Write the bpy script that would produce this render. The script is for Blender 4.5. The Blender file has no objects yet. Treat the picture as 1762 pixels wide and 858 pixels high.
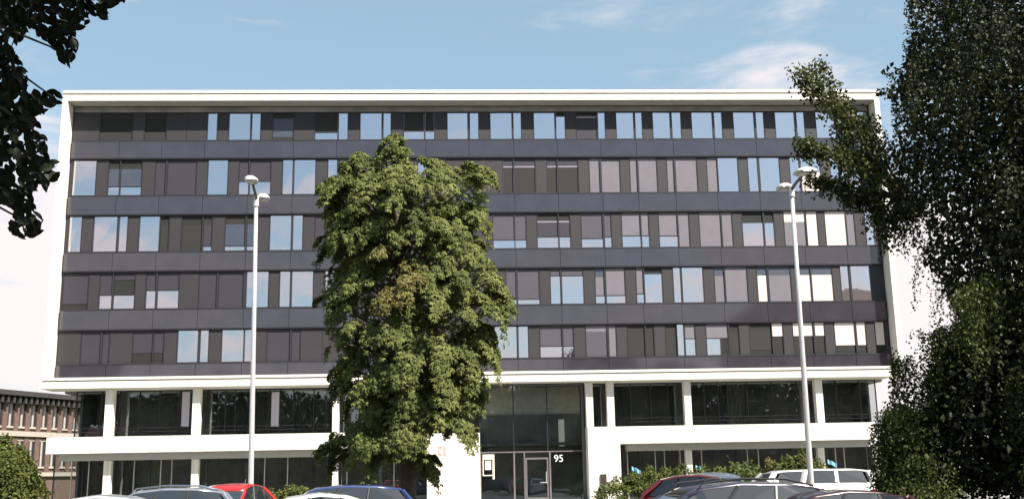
import bpy, math, random
import numpy as np
from mathutils import Vector, Matrix
random.seed(7); rng = np.random.default_rng(11)
sc = bpy.context.scene
col = sc.collection
R_ = math.radians
# ------------------------------------------------------------------ camera
CF, CP, CYW, CR = 1824.07, .2111, .0508, -.0193
CAM = Vector((0, -63.577, 1.6))
def _axes():
    cy, sy, cp, sp, cr, sr = math.cos(CYW), math.sin(CYW), math.cos(CP), math.sin(CP), math.cos(CR), math.sin(CR)
    f = Vector((sy*cp, cy*cp, sp)); rt = Vector((cy, -sy, 0)); up = rt.cross(f)
    return rt*cr + up*sr, -rt*sr + up*cr, f
AR, AU, AF = _axes()
def P(x, y, Y=0.0):
    """a point of the plan: survey pixel x, y carried onto the vertical plane at depth Y"""
    d = AF*CF + AR*(x-881) + AU*(429-y)
    return CAM + d*((Y-CAM.y)/d.y)
def px(p):
    d = Vector(p)-CAM; w = d.dot(AF)
    return 881+CF*d.dot(AR)/w, 429-CF*d.dot(AU)/w
def pxn(A):
    d = A-np.array(CAM); w = d@np.array(AF)
    return 881+CF*(d@np.array(AR))/w, 429-CF*(d@np.array(AU))/w, w
cd = bpy.data.cameras.new('camera'); cam = bpy.data.objects.new('camera', cd); col.objects.link(cam)
cd.sensor_width = 36; cd.lens = CF/1762*36; cd.clip_end = 3000; cd.clip_start = .1
M = Matrix((AR, AU, -AF)).transposed().to_4x4(); M.translation = CAM
cam.matrix_world = M; sc.camera = cam
sc.render.resolution_x, sc.render.resolution_y = 1024, 498
# ------------------------------------------------------------------ light
SUN_EL, SUN_AZ = R_(50), R_(135)          # azimuth clockwise from +Y (facade looks to -Y)
sd = Vector((math.sin(SUN_AZ)*math.cos(SUN_EL), math.cos(SUN_AZ)*math.cos(SUN_EL), math.sin(SUN_EL)))
ld = bpy.data.lights.new('sun', 'SUN'); ld.energy = 5; ld.angle = R_(.5); ld.color = (1, .955, .87)
sun = bpy.data.objects.new('sun', ld); col.objects.link(sun)
sun.rotation_euler = sd.to_track_quat('Z', 'Y').to_euler(); sun.location = (0, 0, 60)
wd = bpy.data.worlds.new('World'); sc.world = wd; wd.use_nodes = True
nt = wd.node_tree; N = nt.nodes; L = nt.links
bg = N['Background']; bg.inputs[1].default_value = .1
sky = N.new('ShaderNodeTexSky'); sky.sky_type = 'NISHITA'; sky.sun_disc = False
sky.sun_elevation = SUN_EL; sky.sun_rotation = SUN_AZ; sky.air_density = 1.1; sky.dust_density = 1.5; sky.ozone_density = 1.4
tc = N.new('ShaderNodeTexCoord'); sep = N.new('ShaderNodeSeparateXYZ'); L.new(tc.outputs['Generated'], sep.inputs[0])
def mth(op, a, b=None, c=None, nd=None, clamp=False):
    m = (nd or N).new('ShaderNodeMath'); m.operation = op; m.use_clamp = clamp
    lk = L if nd is None else nd.id_data.links
    for i, v in enumerate((a, b, c)):
        if v is None: continue
        if isinstance(v, (int, float)): m.inputs[i].default_value = v
        else: lk.new(v, m.inputs[i])
    return m.outputs[0]
zc = mth('MAXIMUM', sep.outputs[2], .03)
cx_ = mth('DIVIDE', sep.outputs[0], mth('ADD', zc, .25)); cy_ = mth('DIVIDE', sep.outputs[1], mth('ADD', zc, .25))
cmb = N.new('ShaderNodeCombineXYZ'); L.new(cx_, cmb.inputs[0]); L.new(cy_, cmb.inputs[1]); L.new(mth('MULTIPLY', sep.outputs[2], 3.5), cmb.inputs[2])
nz = N.new('ShaderNodeTexNoise'); nz.inputs['Scale'].default_value = 2.3; nz.inputs['Detail'].default_value = 9; nz.inputs['Roughness'].default_value = .58
nz.inputs['Distortion'].default_value = .35
mp = N.new('ShaderNodeMapping'); mp.inputs['Location'].default_value = (12.4, 5.5, 2.0); mp.inputs['Scale'].default_value = (1, 1, 1.6)
L.new(cmb.outputs[0], mp.inputs[0]); L.new(mp.outputs[0], nz.inputs[0])
low = N.new('ShaderNodeMapRange'); low.interpolation_type = 'SMOOTHSTEP'
L.new(sep.outputs[2], low.inputs[0]); low.inputs[1].default_value = .42; low.inputs[2].default_value = .13; low.inputs[3].default_value = 0; low.inputs[4].default_value = .40
mk = N.new('ShaderNodeMapRange'); mk.interpolation_type = 'SMOOTHSTEP'
# the low cloud bank lies beyond the building; the sky behind the viewer is clearer, as the panes show
ban = N.new('ShaderNodeMapRange'); ban.interpolation_type = 'SMOOTHSTEP'; L.new(mth('ADD', sep.outputs[1], mth('MULTIPLY', sep.outputs[0], .55)), ban.inputs[0])
ban.inputs[1].default_value = -.95; ban.inputs[2].default_value = .35; ban.inputs[3].default_value = .5; ban.inputs[4].default_value = 1
L.new(mth('ADD', nz.outputs[0], mth('MULTIPLY', low.outputs[0], ban.outputs[0])), mk.inputs[0])
mk.inputs[1].default_value = .57; mk.inputs[2].default_value = .82
# thin high haze makes the blue paler and slightly green
hz = N.new('ShaderNodeMixRGB'); hz.inputs[0].default_value = .5; L.new(sky.outputs[0], hz.inputs[1]); hz.inputs[2].default_value = (1.80, 2.62, 2.80, 1)
cm = N.new('ShaderNodeMixRGB'); L.new(mk.outputs[0], cm.inputs[0]); L.new(hz.outputs[0], cm.inputs[1]); cm.inputs[2].default_value = (4.6, 4.25, 4.3, 1)
L.new(cm.outputs[0], bg.inputs[0])
sc.view_settings.view_transform = 'Standard'; sc.view_settings.look = 'None'; sc.view_settings.exposure = 1.15; sc.view_settings.gamma = 1
sc.render.engine = 'CYCLES'
# ------------------------------------------------------------------ materials
MATS = {}
def mat(name, c, rough=.6, metal=0, var=.0, vscale=3.0, bump=0, bscale=40., ior=None, coat=0, c2=None, stretch=None, attr=None, trans=0, streak=0, spec=None):
    if name in MATS: return MATS[name]
    m = bpy.data.materials.new(name); m.use_nodes = True; n = m.node_tree.nodes; l = m.node_tree.links
    b = n['Principled BSDF']; b.inputs['Roughness'].default_value = rough
    if spec is not None: b.inputs['Specular IOR Level'].default_value = spec
    b.inputs['Metallic'].default_value = metal
    if ior: b.inputs['IOR'].default_value = ior
    if coat: b.inputs['Coat Weight'].default_value = coat; b.inputs['Coat Roughness'].default_value = .03
    b.inputs['Base Color'].default_value = (*c, 1)
    t = n.new('ShaderNodeTexCoord')
    src = t.outputs['Object']
    if stretch:
        q = n.new('ShaderNodeMapping'); q.inputs['Scale'].default_value = stretch; l.new(src, q.inputs[0]); src = q.outputs[0]
    if var or c2:
        z = n.new('ShaderNodeTexNoise'); z.inputs['Scale'].default_value = vscale; z.inputs['Detail'].default_value = 5; l.new(src, z.inputs[0])
        mx = n.new('ShaderNodeMixRGB')
        mr = n.new('ShaderNodeMapRange'); mr.inputs[1].default_value = .3; mr.inputs[2].default_value = .7; l.new(z.outputs[0], mr.inputs[0])
        l.new(mr.outputs[0], mx.inputs[0])
        d = c2 or tuple(v*(1-var) for v in c)
        u = c if c2 else tuple(min(1, v*(1+var)) for v in c)
        mx.inputs[1].default_value = (*u, 1); mx.inputs[2].default_value = (*d, 1); out = mx.outputs[0]
        if attr:
            a = n.new('ShaderNodeAttribute'); a.attribute_name = 'v'
            m2 = n.new('ShaderNodeMixRGB'); m2.blend_type = 'MULTIPLY'; m2.inputs[0].default_value = 1
            r = n.new('ShaderNodeValToRGB'); r.color_ramp.elements[0].color = (*attr[0], 1); r.color_ramp.elements[1].color = (*attr[1], 1)
            l.new(a.outputs['Fac'], r.inputs[0]); l.new(out, m2.inputs[1]); l.new(r.outputs[0], m2.inputs[2]); out = m2.outputs[0]
        if streak:
            s = n.new('ShaderNodeTexNoise'); s.inputs['Scale'].default_value = 2.2; s.inputs['Detail'].default_value = 6
            q = n.new('ShaderNodeMapping'); q.inputs['Scale'].default_value = (2.2, 2.2, .18); l.new(t.outputs['Object'], q.inputs[0]); l.new(q.outputs[0], s.inputs[0])
            mr2 = n.new('ShaderNodeMapRange'); mr2.inputs[1].default_value = .5; mr2.inputs[2].default_value = .75; mr2.inputs[4].default_value = streak
            l.new(s.outputs[0], mr2.inputs[0])
            m3 = n.new('ShaderNodeMixRGB'); l.new(mr2.outputs[0], m3.inputs[0]); l.new(out, m3.inputs[1]); m3.inputs[2].default_value = (c[0]*.45, c[1]*.42, c[2]*.38, 1); out = m3.outputs[0]
        l.new(out, b.inputs['Base Color'])
        if trans:
            tr = n.new('ShaderNodeBsdfTranslucent'); l.new(out, tr.inputs[0]); ms = n.new('ShaderNodeMixShader'); ms.inputs[0].default_value = trans
            l.new(b.outputs[0], ms.inputs[1]); l.new(tr.outputs[0], ms.inputs[2]); l.new(ms.outputs[0], n['Material Output'].inputs[0])
    if bump:
        z = n.new('ShaderNodeTexNoise'); z.inputs['Scale'].default_value = bscale; z.inputs['Detail'].default_value = 4; l.new(src, z.inputs[0])
        bp = n.new('ShaderNodeBump'); bp.inputs['Strength'].default_value = bump; bp.inputs['Distance'].default_value = .02
        l.new(z.outputs[0], bp.inputs['Height']); l.new(bp.outputs[0], b.inputs['Normal'])
    MATS[name] = m; return m
def glass(name, refl, tint, rough=.012, wav=.25, wsc=.55, thru=(.62, .66, .68)):
    """coated pane: part mirror, part see-through"""
    m = bpy.data.materials.new(name); m.use_nodes = True; n = m.node_tree.nodes; l = m.node_tree.links; n.clear()
    o = n.new('ShaderNodeOutputMaterial'); g = n.new('ShaderNodeBsdfGlossy'); g.inputs['Roughness'].default_value = rough; g.inputs[0].default_value = (*tint, 1)
    t = n.new('ShaderNodeBsdfTransparent'); t.inputs[0].default_value = (*thru, 1)
    fr = n.new('ShaderNodeFresnel'); fr.inputs[0].default_value = 1.5
    ad = n.new('ShaderNodeMath'); ad.operation = 'ADD'; ad.use_clamp = True; ad.inputs[1].default_value = refl; l.new(fr.outputs[0], ad.inputs[0])
    mx = n.new('ShaderNodeMixShader'); l.new(ad.outputs[0], mx.inputs[0]); l.new(t.outputs[0], mx.inputs[1]); l.new(g.outputs[0], mx.inputs[2]); l.new(mx.outputs[0], o.inputs[0])
    tc = n.new('ShaderNodeTexCoord'); z = n.new('ShaderNodeTexNoise'); z.inputs['Scale'].default_value = wsc; z.inputs['Detail'].default_value = 1; l.new(tc.outputs['Object'], z.inputs[0])
    bp = n.new('ShaderNodeBump'); bp.inputs['Strength'].default_value = wav; bp.inputs['Distance'].default_value = .03; l.new(z.outputs[0], bp.inputs['Height']); l.new(bp.outputs[0], g.inputs['Normal'])
    MATS[name] = m; return m
white = mat('white_render', (.74, .695, .61), .7, var=.05, vscale=1.5, bump=.15, bscale=25, streak=.32)
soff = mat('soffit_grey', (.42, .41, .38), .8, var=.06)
bandm = mat('enamel_glass', (.037, .032, .041), .06, ior=1.78, var=.16, vscale=.9, bump=.02, bscale=.7)
frm = mat('bronze_frame', (.024, .021, .025), .4, var=.1)
frmb = mat('bright_mullion', (.55, .50, .46), .5, var=.1)
frml = mat('pale_frame', (.15, .13, .14), .4, var=.1)
wallp = mat('woven_panel', (.031, .026, .031), .65, var=.12, vscale=30, bump=.3, bscale=120, c2=(.022, .019, .020), stretch=(1, 1, .35))
SCR = {
 'p': mat('screen_purple', (.030, .025, .034), .7, var=.05, vscale=2, bump=.1),
 'm': mat('screen_mauve', (.066, .058, .072), .7, var=.05, vscale=2, bump=.1),
 'l': mat('screen_lilac', (.15, .132, .150), .7, var=.06, vscale=2, bump=.1),
 'w': mat('cream_screen_reflection', (.60, .52, .47), .7, var=.07, vscale=2, bump=.1),  # screen tone that also paints bright reflections in the panes
 'd': mat('screen_brown', (.020, .018, .016), .8, var=.15, vscale=20, stretch=(.3, 1, 3)),
 'k': mat('screen_black', (.012, .012, .010), .8, var=.1),
 'b': mat('screen_slate', (.05, .06, .085), .5, var=.06),
 's': mat('strip_white', (.26, .22, .28), .6, var=.05)}
glz = glass('reflective_glass', .50, (.96, .93, .97))
glz2 = glass('shop_glass', .06, (.9, .95, 1.0), wav=.2, thru=(.88, .90, .90))
inter = mat('interior_wall', (.26, .25, .235), .9, var=.3, vscale=.8)
interb = mat('interior_beige', (.80, .76, .62), .9, var=.12)
steel = mat('galvanised_steel', (.62, .60, .58), .35, metal=.35, var=.07, vscale=8)
lampw = mat('lamp_head_paint', (.78, .76, .72), .45, var=.03)
asph = mat('asphalt', (.055, .054, .052), .9, var=.2, vscale=2, bump=.4, bscale=60)
pave = mat('paving', (.30, .29, .27), .85, var=.12, vscale=2, bump=.2)
grassm = mat('grass_soil', (.07, .085, .03), .95, var=.3, vscale=4, bump=.5, bscale=30)
bark = mat('bark', (.085, .07, .055), .9, var=.3, vscale=12, bump=.8, bscale=25, stretch=(1, 1, .25))
brickm = mat('old_brick', (.12, .075, .06), .85, var=.2, vscale=3, bump=.2, bscale=30)
stone = mat('pale_stone', (.36, .31, .265), .8, var=.1, vscale=3)
roofd = mat('dark_eaves', (.035, .03, .028), .8, var=.2)
tin = mat('pale_tin', (.55, .50, .50), .5, var=.2, vscale=4)
dglass = mat('dark_window', (.02, .022, .025), .05, ior=1.9)
# ------------------------------------------------------------------ helpers
OFF = {}
class MB:
    def __init__(s): s.v = []; s.f = []
    def box(s, x0, x1, y0, y1, z0, z1):
        if x0 > x1: x0, x1 = x1, x0
        i = len(s.v); s.v += [(x, y, z) for z in (z0, z1) for y in (y0, y1) for x in (x0, x1)]
        s.f += [(i, i+2, i+3, i+1), (i+4, i+5, i+7, i+6), (i, i+1, i+5, i+4), (i+2, i+6, i+7, i+3), (i, i+4, i+6, i+2), (i+1, i+3, i+7, i+5)]
        return s
    def hexa(s, pts):
        i = len(s.v); s.v += [tuple(p) for p in pts]
        s.f += [(i, i+2, i+3, i+1), (i+4, i+5, i+7, i+6), (i, i+1, i+5, i+4), (i+2, i+6, i+7, i+3), (i, i+4, i+6, i+2), (i+1, i+3, i+7, i+5)]; return s
    def tube(s, pts, rad, n=8, cap=True):
        pts = [Vector(p) for p in pts]; i0 = len(s.v); ref = Vector((.13, .97, .2))
        for k, p in enumerate(pts):
            t = (pts[min(k+1, len(pts)-1)]-pts[max(k-1, 0)]).normalized()
            a = t.cross(ref)
            if a.length < .05: a = t.cross(Vector((1, 0, 0)))
            a.normalize(); b = t.cross(a); r = rad[k] if isinstance(rad, (list, tuple)) else rad
            for j in range(n):
                q = 2*math.pi*j/n; s.v.append(tuple(p+a*(math.cos(q)*r)+b*(math.sin(q)*r)))
        for k in range(len(pts)-1):
            for j in range(n):
                A = i0+k*n+j; B = i0+k*n+(j+1) % n; s.f.append((A, B, B+n, A+n))
        if cap:
            s.f.append(tuple(i0+j for j in range(n))[::-1]); s.f.append(tuple(i0+(len(pts)-1)*n+j for j in range(n)))
        return s
    def prism(s, prof, y0, y1, ax='y'):
        """profile (a,b) extruded; ax y: a=x,b=z ; ax x: a=y,b=z"""
        i = len(s.v); n = len(prof)
        for t in (y0, y1):
            for a, b in prof: s.v.append((a, t, b) if ax == 'y' else (t, a, b))
        s.f.append(tuple(range(i, i+n))); s.f.append(tuple(range(i+2*n-1, i+n-1, -1)))
        for k in range(n): s.f.append((i+k, i+(k+1) % n, i+n+(k+1) % n, i+n+k))
        return s
    def build(s, name, m, parent=None, smooth=False, kind=None, bevel=0):
        me = bpy.data.meshes.new(name)
        off = OFF.get(parent.name if parent else None, Vector((0, 0, 0)))
        me.from_pydata([(a-off.x, b-off.y, c-off.z) for a, b, c in s.v], [], s.f)
        import bmesh
        bm = bmesh.new(); bm.from_mesh(me); bmesh.ops.recalc_face_normals(bm, faces=bm.faces)
        if bevel: bmesh.ops.bevel(bm, geom=list(bm.edges), offset=bevel, segments=1, affect='EDGES')
        bm.to_mesh(me); bm.free()
        if smooth: me.polygons.foreach_set('use_smooth', [True]*len(me.polygons))
        me.materials.append(m); o = bpy.data.objects.new(name, me); col.objects.link(o)
        if parent: o.parent = parent; OFF[o.name] = off
        if kind: o['kind'] = kind
        return o
def thing(name, label, cat, loc=(0, 0, 0), rz=0, group=None):
    o = bpy.data.objects.new(name, None); col.objects.link(o); o.location = loc; o.rotation_euler.z = rz
    o['label'] = label; o['category'] = cat
    if group: o['group'] = group
    OFF[o.name] = Vector(loc) if not rz else Vector((0, 0, 0))
    o.empty_display_size = .3
    return o
def npmesh(name, V, F, m, parent=None, vattr=None, kind=None, smooth=False, local=False):
    me = bpy.data.meshes.new(name); V = np.asarray(V, np.float32).reshape(-1, 3)
    if parent and not local: V = V-np.array(OFF.get(parent.name, (0, 0, 0)), np.float32)
    F = np.asarray(F, np.int32); k = F.shape[1]
    me.vertices.add(len(V)); me.vertices.foreach_set('co', V.ravel())
    me.loops.add(F.size); me.loops.foreach_set('vertex_index', F.ravel())
    me.polygons.add(len(F)); me.polygons.foreach_set('loop_start', np.arange(0, F.size, k, dtype=np.int32))
    me.update(calc_edges=True)
    if vattr is not None:
        a = me.attributes.new('v', 'FLOAT', 'POINT'); a.data.foreach_set('value', np.asarray(vattr, np.float32))
    me.materials.append(m); o = bpy.data.objects.new(name, me); col.objects.link(o)
    if parent: o.parent = parent
    if kind: o['kind'] = kind
    return o
def struct(o): o['kind'] = 'structure'; return o
# ------------------------------------------------------------------ ground
struct(MB().box(-600, 600, -400, 900, -.5, 0).build('ground', grassm))
struct(MB().box(-60, 60, -66, -9, -.2, .004).build('parking_lot', asph))
struct(MB().box(-45, 45, -9, -1.4, -.2, .12).build('pavement', pave))
# ------------------------------------------------------------------ office building
XL, XR = -24.15, 26.72
FX0, FX1 = P(123, 258).x, P(1516, 440).x-.02
B = thing('office_building', 'long dark-glazed office block framed in white with a white ledge above its recessed lower floors', 'office building', (1.2, 0, 0))
MB().box(XL, XR, -.9, 14, 24.58, 24.96).build('roof_slab', white, B)
jnt = mat('joint_shadow_grey', (.16, .14, .13), .8, var=.1)
MB().box(XL+.08, XR-.08, -.80, 13.9, 24.96, 25.05).build('roof_joint', jnt, B)
MB().box(XL-.02, XR+.02, -.93, 14.03, 25.05, 25.24).build('roof_edge', white, B)
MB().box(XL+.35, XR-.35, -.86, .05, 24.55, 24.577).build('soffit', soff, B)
MB().box(XL, XL+.32, -.9, 14, 7.7, 24.579).build('side_fin', white, B)
MB().box(XR-.32, XR, -.9, 14, 7.7, 24.579).build('side_fin', white, B)
MB().box(XL+.33, XR-.33, 1.9, 13.8, 7.0, 24.5).build('core_wall', inter, B)
MB().box(XL+.33, XR-.33, 13.81, 13.95, 0, 24.5).build('rear_wall', white, B)
MB().box(XL+.33, FX0-.01, .12, .3, 7.7, 24.5).build('edge_strip', frm, B)
MB().box(FX1+.01, XR-.33, .12, .3, 7.7, 24.5).build('edge_strip', frm, B)
MB().box(FX0, FX1, .04, .3, 24.16, 24.5).build('head_fascia', inter, B)
rows = [(24.16, 22.28), (21.13, 18.78), (17.58, 15.27), (14.09, 11.78), (10.56, 8.53)]
midy = [214, 304, 399, 496, 592]
for i, (zt, zb) in enumerate(rows):
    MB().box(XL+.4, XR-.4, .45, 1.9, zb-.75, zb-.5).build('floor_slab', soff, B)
joints = [206, 279, 353, 429, 505, 579.5, 656, 733, 807, 884, 958.4, 1033.7, 1094.6, 1158, 1229, 1301, 1371, 1441]
JX = [P(x, 250).x for x in joints]
bands = [(22.28, 21.13), (18.78, 17.58), (15.27, 14.09), (11.78, 10.56), (8.53, 7.69)]
for zt, zb in bands:
    e = [FX0] + JX + [FX1]
    if e[-1]-e[-2] > 4: e.insert(-1, (e[-1]+e[-2])/2)
    for a, b in zip(e, e[1:]):
        t = random.uniform(-.004, .004)
        MB().box(a+.011, b-.011, -.06+t, .2, zb+.05, zt-.045).build('spandrel_panel', bandm, B)
    MB().box(FX0, FX1, -.075, .22, zt-.04, zt+.02).build('rail', frm, B)
    if zb > 8: MB().box(FX0, FX1, -.05, .22, zb-.02, zb+.045).build('rail', frm, B)
curtw = mat('white_curtain', (.8, .78, .74), .9, var=.08, vscale=9, stretch=(8, 8, .1))
CURT = [(358.5, 363, 1, 1), (1237.5, 1243, 1, .72), (1309.5, 1314, 1, .72), (1381, 1411, 1, .35), (118.5, 128, 2, .9), (264, 271, 2, 1), (465.5, 472, 2, .85), (206, 212, 2, .9), (424.5, 431, 3, 1), (216, 222, 1, 1), (306.5, 312, 4, 1), (1168, 1171, 3, 1), (854, 857, 4, .8)]
ROWS = [
 "173 227 d.2,k.5,d.3|250 285 d.2,k.5,d.3|358 372 g|395 430 g|433.5 446.7 g|470.5 503.8 d.2,b.7,d.1|543 580 d.72,g.28|583 597 g|621 656 g|660 671 g|696 729 d.68,g.32|732 746 d.68,g.32|771 804 g|809 822 g|845 880 g|884 895.5 g|920 954 g|957.6 971 k.13,g.87|993 1027 k.14,s.07,p.79|1029.6 1040 g|1062 1090 g|1094 1104 g|1125 1153 g|1157 1171 g|1192 1226 g|1230 1242 g|1264 1298 g|1302 1314 g|1336 1368 g|1372 1384 g|1406 1439 g|1443 1455 g|1478 1506 g",
 "125 163 g|187 205 k.25,b.5,g.25|207.5 242 k.25,b.5,g.25|268 284 p|288 336 p|358 390 g|412 427 p.62,g.38|430 464 p.62,g.38|487 502.5 g|506 541 g|565 579 g|583 612 l.5,g.5|720 733 g|736 765 l|867 883 p.22,s.04,d.74|885.5 920 p.22,s.04,d.74|943 958 p.22,s.04,d.74|961 994 p.22,s.04,d.74|1016 1032 l|1036 1066 m.1,l.9|1086 1096.5 l|1100 1130 l|1150 1160 l|1164 1199 l|1219 1235 l|1237 1270 g|1290 1305 g|1309 1342 g|1362 1377 g|1380 1412 g.45,w.55|1432 1445 g|1449 1480 l.4,g.6",
 "118 138 g|161 200 g|204 217 g|240 273 g|276 289 k.25,d.75|313 347 k.25,d.75|350 363 d.25,p.62,g.13|388 421 d.25,b.62,g.13|425 437 d.25,b.62,g.13|465 500 g|504 519 g|543 558 p.3,p.7|850 885 m.76,g.24|887 904 m.76,g.24|926 960 d.22,s.04,p.42,g.32|963 980 d.22,s.04,p.42,g.32|1002 1037 m.74,g.26|1041 1051 m.7,g.3|1072 1102 l.67,g.33|1105 1116 l.67,g.33|1136 1166 l.68,g.32|1169 1185.5 l|1206 1241 l|1244 1260 l|1280 1314 k.3,g.7|1317 1332 k.3,g.7|1352 1387 w.3,l.7|1390 1407 w|1423 1457 w|1459 1471 l|1492 1509 g",
 "108 150 p.86,k.14|172 192 p.62,g.38|195.5 230 p.2,k.42,g.38|252 267 p.5,g.5|271 306 p.5,g.5|343 372 p|376 418 p|424 460 g|482 498 g|502 537 g|560 575 g|873 888 m.86,g.14|891.5 927 m.86,g.14|949 964 m.2,g.8|968 1003 m.2,g.8|1026 1040 b.25,l.53,g.22|1044 1075 l.78,g.22|1097 1107.5 l.74,g.26|1110.5 1139 k.16,g.84|1161 1172 g|1175.5 1210 g|1232 1247 b.25,l.75|1250 1286 l|1306 1321 b.25,w.75|1325 1361 b.25,l.75|1379 1396 b.25,w.75|1399 1433 b.25,w.75|1450 1463 g|1467 1499 g",
 "140 172 p|176 186 p|229 262 p.7,k.3|264 280 p.7,k.3|306 339.5 g|344 357 g|382 418 g|420.5 436 g|460 498 p|502 515 p|853 889 g|893 908 g|931 967 m.65,g.35|970 986 m.65,g.35|1010 1045 l.2,m.8|1049 1060 l|1082 1110 d|1113 1125 d|1148 1165 d|1167 1177.5 g|1180.5 1196 l.46,g.54|1218 1254 l.46,g.54|1257 1272 k.25,d.75|1293 1329 k.2,d.66,k.14|1331 1348 w.42,k.58|1368 1401 w.42,k.58|1405 1420 w.42,k.58|1440 1473 w.74,k.26|1477 1491 w.74,k.26|1510 1523 w.74,k.26"]
for ri, (zt, zb) in enumerate(rows):
    my = midy[ri]; zb += .03
    ztp = zt
    wins = []
    for s in ROWS[ri].split('|'):
        a, b, st = s.split(); a, b = float(a), float(b)
        if wins and a-wins[-1][-1][1] < 7: wins[-1].append((a, b, st))
        else: wins.append([(a, b, st)])
    edge = FX0
    for w in wins:
        x0 = P(w[0][0]-2, my).x; x1 = P(w[-1][1]+2, my).x
        x0 = max(x0, edge+.02); x1 = min(x1, FX1-.02)
        # solid infill left of the window, split where it is long
        def infill(a, b):
            n = max(1, round((b-a)/1.35)); 
            for k in range(n):
                p0 = a+(b-a)*k/n+.012; p1 = a+(b-a)*(k+1)/n-.012
                if p1-p0 > .05: MB().box(p0, p1, .06, .2, zb, ztp-.02).build('infill_panel', wallp, B)
                if n > 1 and k: MB().box(p0-.022, p0-.003, .045, .1, zb, ztp-.02).build('cover_strip', frm if k % 2 else frml, B)
        infill(edge, x0); edge = x1
        f = MB(); 
        f.box(x0, x1, .05, .2, zb, zb+.045); f.box(x0, x1, .05, .2, zt-.065, zt-.02)
        f.box(x0, x0+.04, .05, .2, zb+.045, zt-.065); f.box(x1-.04, x1, .05, .2, zb+.045, zt-.065)
        cuts = [x0+.04]
        for p, q in zip(w, w[1:]):
            xa, xb = P(p[1], my).x+.01, P(q[0], my).x-.01
            if xb-xa < .05: xa, xb = (xa+xb)/2-.03, (xa+xb)/2+.03
            f.box(xa, xb, .03, .2, zb+.045, zt-.065); cuts += [xa, xb]
        cuts.append(x1-.04)
        wo = f.build('window', frm, B)
        for k, (a, b, st) in enumerate(w):
            c0, c1 = cuts[2*k]+.004, cuts[2*k+1]-.004
            lo, hi = zb+.047, zt-.067
            j = [random.uniform(-.004, .004) for _ in range(4)]; MB().hexa([(c0, .125+j[0], lo), (c1, .125+j[1], lo), (c0, .135+j[0], lo), (c1, .135+j[1], lo), (c0, .125+j[2], hi), (c1, .125+j[3], hi), (c0, .135+j[2], hi), (c1, .135+j[3], hi)]).build('pane', glz, wo)
            z = hi
            segs = [(q[0], float(q[1:]) if len(q) > 1 else 1.) for q in st.split(',')]
            if len(segs) == 1: segs = [(segs[0][0], 1.)]
            for (ca, cb, cr, cf) in CURT:
                if cr == ri and a-1 <= ca and cb <= b+1:
                    MB().box(P(ca, my).x, P(cb, my).x, .2, .22, lo, lo+(hi-lo)*cf).build('curtain', curtw, wo)
            prev = None
            for kk, fr in segs:
                z2 = z-(hi-lo)*fr
                if kk != 'g':
                    dy = {'k': .02, 'd': .01}.get(kk, 0)
                    MB().box(c0+.006, c1-.006, .085+dy, .092+dy, max(lo, z2), z-.004).build('sun_screen', SCR[kk], wo)  # cream pieces also stand for bright reflections
                elif prev and prev != 'g':
                    MB().box(c0+.003, c1-.003, .075, .105, z-.03, z+.02).build('screen_rail', frm, wo)
                prev = kk; z = z2
    infill(edge, FX1)
# pale things standing on sills behind the panes
boxw = mat('sill_white', (.85, .83, .80), .6, var=.04)
for ri, xa, xb, hh, lb_ in ((0, 560, 567, .16, 'small white box low behind the half-shaded top-storey pane left of the tree top'), (0, 573, 579, .2, 'white box right of another one behind the half-shaded top-storey pane left of the tree top'), (0, 774, 801, .12, 'long flat white box on the top-storey sill just right of the tree top'), (0, 813, 819, .28, 'upright white box in the narrow top-storey pane just right of the tree top'), (0, 1205, 1225, .22, 'wide white box on the top-storey sill, in the sixth wide pane right of the tree'), (2, 176, 191, .2, 'white box on the third-row sill near the left end of the facade'), (3, 173, 182, .22, 'white box in the half-shaded pane of the fourth row near the left end'), (3, 1112, 1123, .26, 'bright white box at the foot of the shaded-top pane in the fourth row'), (0, 1078, 1085, .12, 'tiny white box on the top-storey sill, in the fourth wide pane right of the tree'), (1, 361, 366, .3, 'white box at the foot of the second-row pane left of the lamp')):
    zb_ = rows[ri][1]+.078; o = MB().box(P(xa, midy[ri]).x, P(xb, midy[ri]).x, .145, .19, zb_, zb_+hh).build('white_box', boxw); o['label'] = lb_; o['category'] = 'box'; o['group'] = 'white boxes on the window sills'
# ledge over the lower floors
MB().box(XL-.03, 26.0, -1.1, 1.0, 7.06, 7.44).build('ledge', white, B)
MB().box(XL+.06, 25.9, -.98, .9, 7.44, 7.53).build('ledge_joint', jnt, B)
MB().box(XL-.03, 26.0, -1.08, 1.0, 7.53, 7.68).build('ledge_cap', white, B)
# balconies (deep parapet beams)
for a, b, zt in ((-23.65, -1.99, 4.30), (9.32, 24.62, 4.38)):
    MB().box(a, b, -.9, -.68, 3.38, zt).build('parapet', white, B)
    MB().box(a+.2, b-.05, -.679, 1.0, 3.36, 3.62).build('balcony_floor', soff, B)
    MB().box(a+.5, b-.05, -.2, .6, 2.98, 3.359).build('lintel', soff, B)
    for h in (.28, .5):
        MB().tube([(a+.3, -.35, zt+h), (b-.2, -.35, zt+h)], .011, 6).build('handrail', frm, B)
# white entrance walls
MB().box(-1.97, 1.1, -.92, .6, 0, 4.16).build('entrance_wall', white, B)
MB().box(7.42, 9.3, -.92, .6, 0, 4.38).build('entrance_wall', white, B)
# columns
cxs = [(-20.6, -20.13), (-15.6, -15.15), (-7.5, -7.13), (7.42, 7.84), (8.68, 9.1), (13.3, 13.72), (21.26, 21.7)]
for a, b in cxs:
    z0 = 4.39 if a > 7 and a < 9 else 3.63
    MB().box(a, b, -.55, -.05, z0, 7.05).build('column', white, B, bevel=.01)
    if not 7 < a < 9: MB().box(a, b-.04, -.15, .25, 0, 2.97).build('column', white, B, bevel=.01)
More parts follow.
